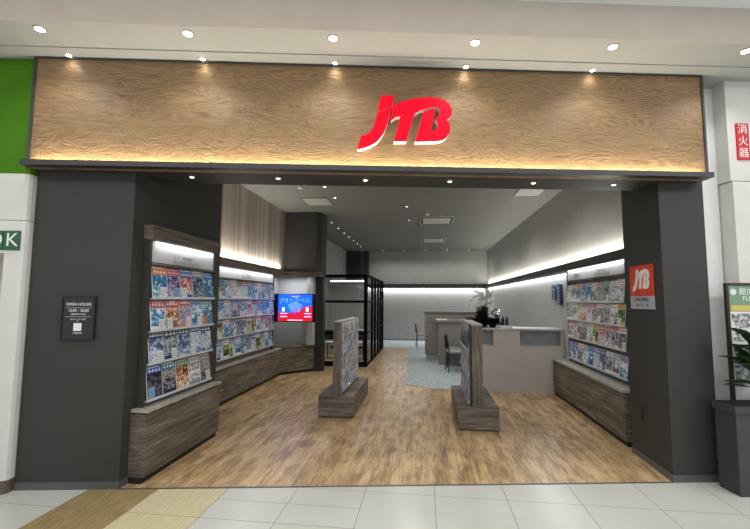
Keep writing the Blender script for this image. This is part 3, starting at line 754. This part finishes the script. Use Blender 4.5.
o = tag(build('paper_tray', MB().box(1.37, 1.59, 8.02, 8.16, 1.157, 1.18, 'white').box(1.365, 1.595, 8.01, 8.02, 1.157, 1.20, 'ledge').box(1.365, 1.595, 8.16, 8.17, 1.157, 1.20, 'ledge'), None, None), 'white tray of forms at the front edge of the reception counter', 'tray')

# hanging folders on right wall
for (ya, yb, za, zb, lb) in ((8.24, 8.49, 1.69, 1.96, 'smaller slate blue folder holder on the right wall, farther from the rack'), (7.99, 8.17, 1.60, 1.975, 'taller slate blue folder holder on the right wall next to the rack')):
    t = empty('folder_holder', (2.5, (ya+yb)/2, za), lb, 'folder holder')
    build('holder', B(2.455, 2.499, ya, yb, za, zb, 'navy_fold2', bev=.003), t)
    build('folder', B(2.44, 2.4545, ya+.02, yb-.02, za+.02, zb+.01, 'navy_fold'), t)
    build('label_band', B(2.437, 2.44, ya+.04, yb-.04, zb-.09, zb-.05, 'b_sky'), t)

# ------------------------------------------------------------------ desks and chairs on the carpet
t = empty('consultation_partition', (1.3, 11.1, .004), 'taupe consultation desk partition with grey top on the carpet', 'partition')
build('panel', MB().box(.42, 1.5, 11.0, 11.12, .004, 1.10, 'partition').box(.34, .42, 11.0, 11.75, .004, 1.10, 'partition'), t)
build('top_board', B(.26, 1.52, 10.95, 11.75, 1.10, 1.155, 'partition_top', bev=.003), t)
build('white_tray', B(.28, .55, 10.98, 11.3, 1.155, 1.175, 'white'), t)
t = empty('rear_desk_partition', (.9, 12.2, .004), 'taller taupe desk partition standing behind the consultation desk', 'partition')
build('panel', MB().box(-.03, 1.5, 11.85, 12.35, .17, 1.32, 'partition'), t)
build('top_board', B(-.07, 1.52, 11.80, 12.40, 1.32, 1.36, 'partition_top', bev=.003), t)
build('plinth', B(.0, 1.5, 11.88, 12.35, .004, .17, 'niche'), t)
build('notice', B(.03, .30, 11.838, 11.849, 1.05, 1.27, 'partition_top'), t)
t = empty('consultation_desk', (1.5, 10.2, .004), 'grey consultation desk behind the reception counter', 'desk')
build('desk_top', B(.98, 1.9, 9.6, 10.9, .70, .735, 'counter_top', bev=.003), t)
for y in (9.62, 10.83): build('leg_panel', B(1.02, 1.86, y, y+.04, .004, .70, 'partition'), t)
def chair(loc, rz, lbl):
    T = Matrix.Translation(loc) @ Matrix.Rotation(rz, 4, 'Z')
    t = empty('office_chair', T, lbl, 'chair', 'black framed customer chairs')
    for sx, sy in ((1,1), (1,-1), (-1,1), (-1,-1)):
        top = .44 if sx > 0 else .82
        pts = [(sx*.21, sy*.21, 0), (sx*.18, sy*.20, .42)] + ([(-.24, sy*.19, .82)] if sx < 0 else [])
        build('leg', MB().tube(pts, .013, 'black', 8), t, T)
    build('seat', B(-.2, .22, -.21, .21, .43, .48, 'seat', bev=.02), t, T)
    bk = MB()
    for a, b_ in ((-3, -2), (-2, -1), (-1, 0), (0, 1), (1, 2), (2, 3)):
        y0, y1 = a*.065, b_*.065; c0, c1 = -.215-.02*(1-(a/3)**2), -.215-.02*(1-(b_/3)**2)
        bk.prism([(c0, y0), (c1, y1), (c1-.02, y1), (c0-.02, y0)], .56, .82, 'black')
    build('backrest', bk, t, T)
    return t
chair((.70, 10.12, .004), .12, 'customer chair facing the consultation desk, the nearer of the pair')
chair((.74, 10.75, .004), -.05, 'customer chair just behind the nearer one at the consultation desk')
chair((-.13, 14.9, .004), .1, 'lone customer chair by the back wall left of the desks')

# ------------------------------------------------------------------ glass meeting room
t = empty('glass_meeting_room', (-2.0, 12.2, 0), 'black framed glass meeting booth left of the aisle', 'meeting booth')
f = MB(); y = 10.38
GX0, GX1, GZ = -2.60, -1.46, 2.31
f.box(GX0, GX0+.05, y, y+.06, 0, GZ, 'black_frame').box(GX1-.09, GX1, y, y+.08, 0, GZ, 'black_frame')
f.box(GX0+.05, GX1-.09, y, y+.06, GZ-.08, GZ, 'black_frame').box(GX0+.05, GX1-.09, y+.005, y+.055, 0, .12, 'black_frame')
f.box(GX0+.05, GX1-.09, y+.01, y+.05, 1.59, 1.65, 'black_frame').box(GX0+.05, GX1-.09, y+.01, y+.05, .79, .85, 'black_frame')
build('front_frame', f, t)
build('front_glass', B(GX0+.05, GX1-.09, y+.025, y+.035, .12, GZ-.08, 'glass'), t)
f = MB(); ye = 14.35
f.box(GX1-.05, GX1, y+.08, ye, GZ-.06, GZ, 'black_frame').box(GX1-.045, GX1-.005, y+.08, ye, 0, .05, 'black_frame').box(GX1-.04, GX1-.01, y+.08, ye, 1.59, 1.63, 'black_frame').box(GX1-.04, GX1-.01, y+.08, ye, .80, .84, 'black_frame')
for yp, w in ((11.45, .10), (12.15, .07), (12.9, .10), (13.6, .08), (ye-.12, .12)): f.box(GX1-.055, GX1+.004, yp, yp+w*1.5, 0, GZ, 'black_frame')
build('side_frame', f, t)
build('side_glass', B(GX1-.03, GX1-.022, y+.08, ye, .05, GZ-.06, 'glass'), t)
build('rear_frame', MB().box(-3.28, GX1, ye, ye+.06, GZ-.06, GZ, 'black_frame').box(-3.28, GX1, ye, ye+.05, 0, .06, 'black_frame'), t)
build('rear_panel', B(-3.28, GX1-.02, ye+.01, ye+.04, .06, GZ-.06, 'int_wall'), t)
t = empty('linear_light', (-2.0, 11.3, 2.18), 'bright white linear light hanging inside the glass booth', 'ceiling light')
build('tube', B(-2.62, -1.62, 11.28, 11.33, 2.16, 2.20, 'led'), t)
for x in (-2.5, -1.75): build('hanger', MB().tube([(x, 11.3, 2.20), (x, 11.3, CEIL)], .003, 'fitting', 6), t)
t = empty('meeting_table', (-2.2, 12.4, 0), 'white meeting table inside the glass booth', 'table')
build('table_top', B(-2.75, -1.85, 12.15, 13.3, .70, .735, 'white', bev=.004), t)
build('pedestal', MB().lathe([(.28, 0), (.28, .02), (.04, .04), (.04, .70)], 'chrome', 20, (-2.3, 12.7, 0)), t)
chair((-2.62, 11.7, 0), PI/2, 'dark chair at the near side of the meeting table in the glass booth')
chair((-1.95, 11.7, 0), PI/2+.1, 'dark chair by the glass door side inside the booth')

# ------------------------------------------------------------------ ceiling fittings
def downlight(loc, rad, lbl, grp, glow='glow_small', T=None):
    T = T or Matrix.Translation(loc)
    t = empty('downlight', T, lbl, 'downlight', grp)
    build('trim_ring', MB().lathe([(rad, 0), (rad*1.02, .003), (rad*1.35, .0), (rad*1.35, -.004), (rad*1.0, -.008)], 'fitting', 20), t, T)
    build('lamp', MB().lathe([(rad*1.0, -.0085), (rad*.8, -.0115)], glow, 20), t, T)
GW = 'mall downlights in the corridor soffit'
for i, u in enumerate((-3.29, -2.084, -.868, .352, 1.572, 2.785)):
    p = fw(u, -.515, SOF+.012)
    downlight(p, .036, 'bright recessed corridor downlight, %s from the left above the fascia' % ORD[i], GW, 'glow')
    spot('corridor_downlight_lamp', p - Vector((0, 0, .03)), 16, 2.4, (1, .97, .93))
for i, u in enumerate((-3.29, -2.09, -.87, .365, 1.59)):
    p = fw(u, -.168, SOF)
    downlight(p, .022, 'small warm spotlight washing the oak fascia, %s from the left' % ORD[i], 'fascia spotlights', 'glow')
    spot('fascia_spot_lamp', p - Vector((0, 0, .02)), 1.9, 2.2, (1, .84, .66), 1, (math.radians(6)*math.cos(FA), 0, 0))
for i, (x, y) in enumerate(((-2.226, 3.63), (-1.413, 3.757), (-.58, 3.90), (.24, 4.025), (1.065, 4.165), (1.878, 4.31))):
    downlight((x, y+.03, 2.84), .02, 'small downlight under the entrance header, %s from the left' % ORD[i], 'entrance header downlights', 'glow_small')
    spot('header_downlight_lamp', (x, y+.03, 2.82), 8, 1.3, (1, .93, .82))
yy = (10.607, 11.469, 12.32, 13.128, 13.973, 14.793, 15.561)
for i, y in enumerate(yy):
    downlight((-2.46, y, CEIL), .022, 'tiny ceiling downlight above the glass booth, %s from the front of that line' % ORD[i], 'row of downlights over the glass booth')
for i, (x, y) in enumerate(((-1.80, 7.17), (-1.79, 7.98), (-.90, 7.16), (-.40, 8.91), (-.415, 10.46))):
    downlight((x, y, CEIL), .022, 'small shop ceiling downlight, %s counting inward from the entrance' % ORD[i], 'scattered shop downlights')
for i, x in enumerate((-1.75, -.87, 0, .865, 1.73)):
    downlight((x, 16.85, CEIL), .022, 'small downlight washing the back wall, %s from the left' % ORD[i], 'downlights along the back wall')
    spot('back_wall_lamp', (x, 16.5, CEIL-.03), 30, 2.5, (1, .98, .94), 1)
for (x, y, e, a) in ((-1.3, 7.4, 18, 2.6), (-.40, 8.91, 40, 2.6), (-.9, 7.16, 40, 2.6), (-2.2, 12.3, 22, 2.6), (1.2, 9.8, 40, 2.6), (1.0, 13.0, 40, 2.6), (-.415, 10.46, 30, 2.6), (-.9, 13.2, 30, 2.6), (1.2, 6.8, 30, 2.6)):
    spot('shop_ceiling_lamp', (x, y, CEIL-.04), e*1.7, a, (1, .97, .92), .8, rad=.06)
for i, (x0, x1, y0, y1) in enumerate(((-.14, .70, 9.95, 11.05), (-.14, .69, 13.4, 14.6))):
    t = empty('air_conditioner', ((x0+x1)/2, (y0+y1)/2, CEIL), 'ceiling cassette air conditioner, the %s one' % ('nearer' if i == 0 else 'farther'), 'air conditioner', 'ceiling cassettes')
    build('panel', B(x0, x1, y0, y1, CEIL-.03, CEIL-.0005, 'fitting', bev=.008), t)
    build('grille', B(x0+.08, x1-.08, y0+.2, y1-.2, CEIL-.04, CEIL-.031, 'counter_top', bev=.004), t)
    build('air_slot', MB().box(x0+.03, x0+.075, y0+.1, y1-.1, CEIL-.034, CEIL-.0305, 'vent_dark').box(x1-.075, x1-.03, y0+.1, y1-.1, CEIL-.034, CEIL-.0305, 'vent_dark').box(x0+.08, x1-.08, y0+.06, y0+.13, CEIL-.034, CEIL-.0305, 'vent_dark').box(x0+.08, x1-.08, y1-.13, y1-.06, CEIL-.034, CEIL-.0305, 'vent_dark'), t)
for (x0, x1, y0, y1, lb) in ((-2.50, -1.95, 7.96, 8.62, 'square pale ceiling access hatch near the slatted wall'), (1.70, 2.18, 7.62, 8.22, 'square ceiling access hatch near the right wall')):
    t = empty('ceiling_hatch', ((x0+x1)/2, (y0+y1)/2, CEIL), lb, 'ceiling hatch')
    build('hatch_panel', B(x0+.015, x1-.015, y0+.015, y1-.015, CEIL-.008, CEIL-.0005, 'fitting'), t)
    fr = MB()
    for q in ((x0, x1, y0, y0+.012), (x0, x1, y1-.012, y1), (x0, x0+.012, y0+.012, y1-.012), (x1-.012, x1, y0+.012, y1-.012)): fr.box(*q, CEIL-.012, CEIL-.0005, 'rack_grey')
    build('hatch_frame', fr, t)
for i, (x, y, lb) in enumerate(((-2.25, 7.16, 'tiny triple sprinkler and sensor on the ceiling near the slatted wall'), (.05, 9.75, 'small white smoke detector in front of the nearer air conditioner'))):
    tag(build('smoke_detector', MB().lathe([(.05, 0), (.05, -.02), (.03, -.035), (.01, -.036)], 'white', 18, (x, y, CEIL))), lb, 'smoke detector')

# ------------------------------------------------------------------ cove and strip lights
CW = (.93, .97, 1.0)
def strip_y(x, y0, y1, z, power, up, col, w=.03):
    area('strip_light', (x, (y0+y1)/2, z), w, y1-y0, power, col, (PI if up else 0, 0, 0))
def strip_x(y, x0, x1, z, power, up, col, w=.03):
    area('strip_light', ((x0+x1)/2, y, z), x1-x0, w, power, col, (PI if up else 0, 0, 0))
WARM = (1, .96, .86)
strip_y(XR-.05, 5.3, 17.1, TZ1+.0, 74, True, WARM)
strip_y(XR-.035, 7.7, 17.1, TZ0-.03, 40, False, CW)
strip_y(2.45, 5.53, 7.6, TZ0-.006, 5, False, CW, .05)
strip_x(BACK-.05, -2.3, 2.35, TZ0-.04, 50, False, CW)
strip_y(XL+.085, 5.3, 9.0, TZ1+.008, 32, True, WARM)
strip_y(-2.607, 3.76, 4.85, 2.228, 3.2, False, CW, .04)
strip_y(XL+.075, 6.26, 8.6, TZ0-.006, 5.5, False, CW, .05)
strip_x(9.35, -3.4, -2.8, TZ0-.01, 7, False, CW, .05)
strip_x(11.305, -2.6, -1.65, 2.155, 34, False, CW, .04)

# mall light
for u in (-4.5, -1.5, 1.5, 4.5):
    p = fw(u, -3.2, 4.21)
    area('corridor_ceiling_lamp', p, 2.4, 1.2, (100 if u > 4 else 54), (1, .99, .96), (0, 0, FA))
w = bpy.data.worlds.new('mall_surround'); bpy.context.scene.world = w; w.use_nodes = True
w.node_tree.nodes['Background'].inputs[0].default_value = (.9, .93, 1, 1)
w.node_tree.nodes['Background'].inputs[1].default_value = .9

# ------------------------------------------------------------------ camera
pit, yaw, roll = (math.radians(a) for a in (4.86, 6.98, .346))
cp, sn, cy, sy, cr, sr = math.cos(pit), math.sin(pit), math.cos(yaw), math.sin(yaw), math.cos(roll), math.sin(roll)
Wd = Vector((-sy*cp, cy*cp, sn)); R0 = Vector((cy, sy, 0)); U0 = R0.cross(Wd)
Rr = R0*cr + U0*sr; Uu = U0*cr - R0*sr
cam = bpy.data.cameras.new('camera'); cam.sensor_width = 36; cam.lens = 414.8/750*36; cam.clip_start = .05
co = bpy.data.objects.new('camera', cam); C.objects.link(co)
mm = Matrix((Rr, Uu, -Wd)).transposed().to_4x4(); mm.translation = (0, 0, 1.67); co.matrix_world = mm
s = bpy.context.scene; s.camera = co
s.view_settings.view_transform = 'Standard'; s.view_settings.look = 'None'; s.view_settings.gamma = 1
s.view_settings.exposure = 0; s.view_settings.use_curve_mapping = False
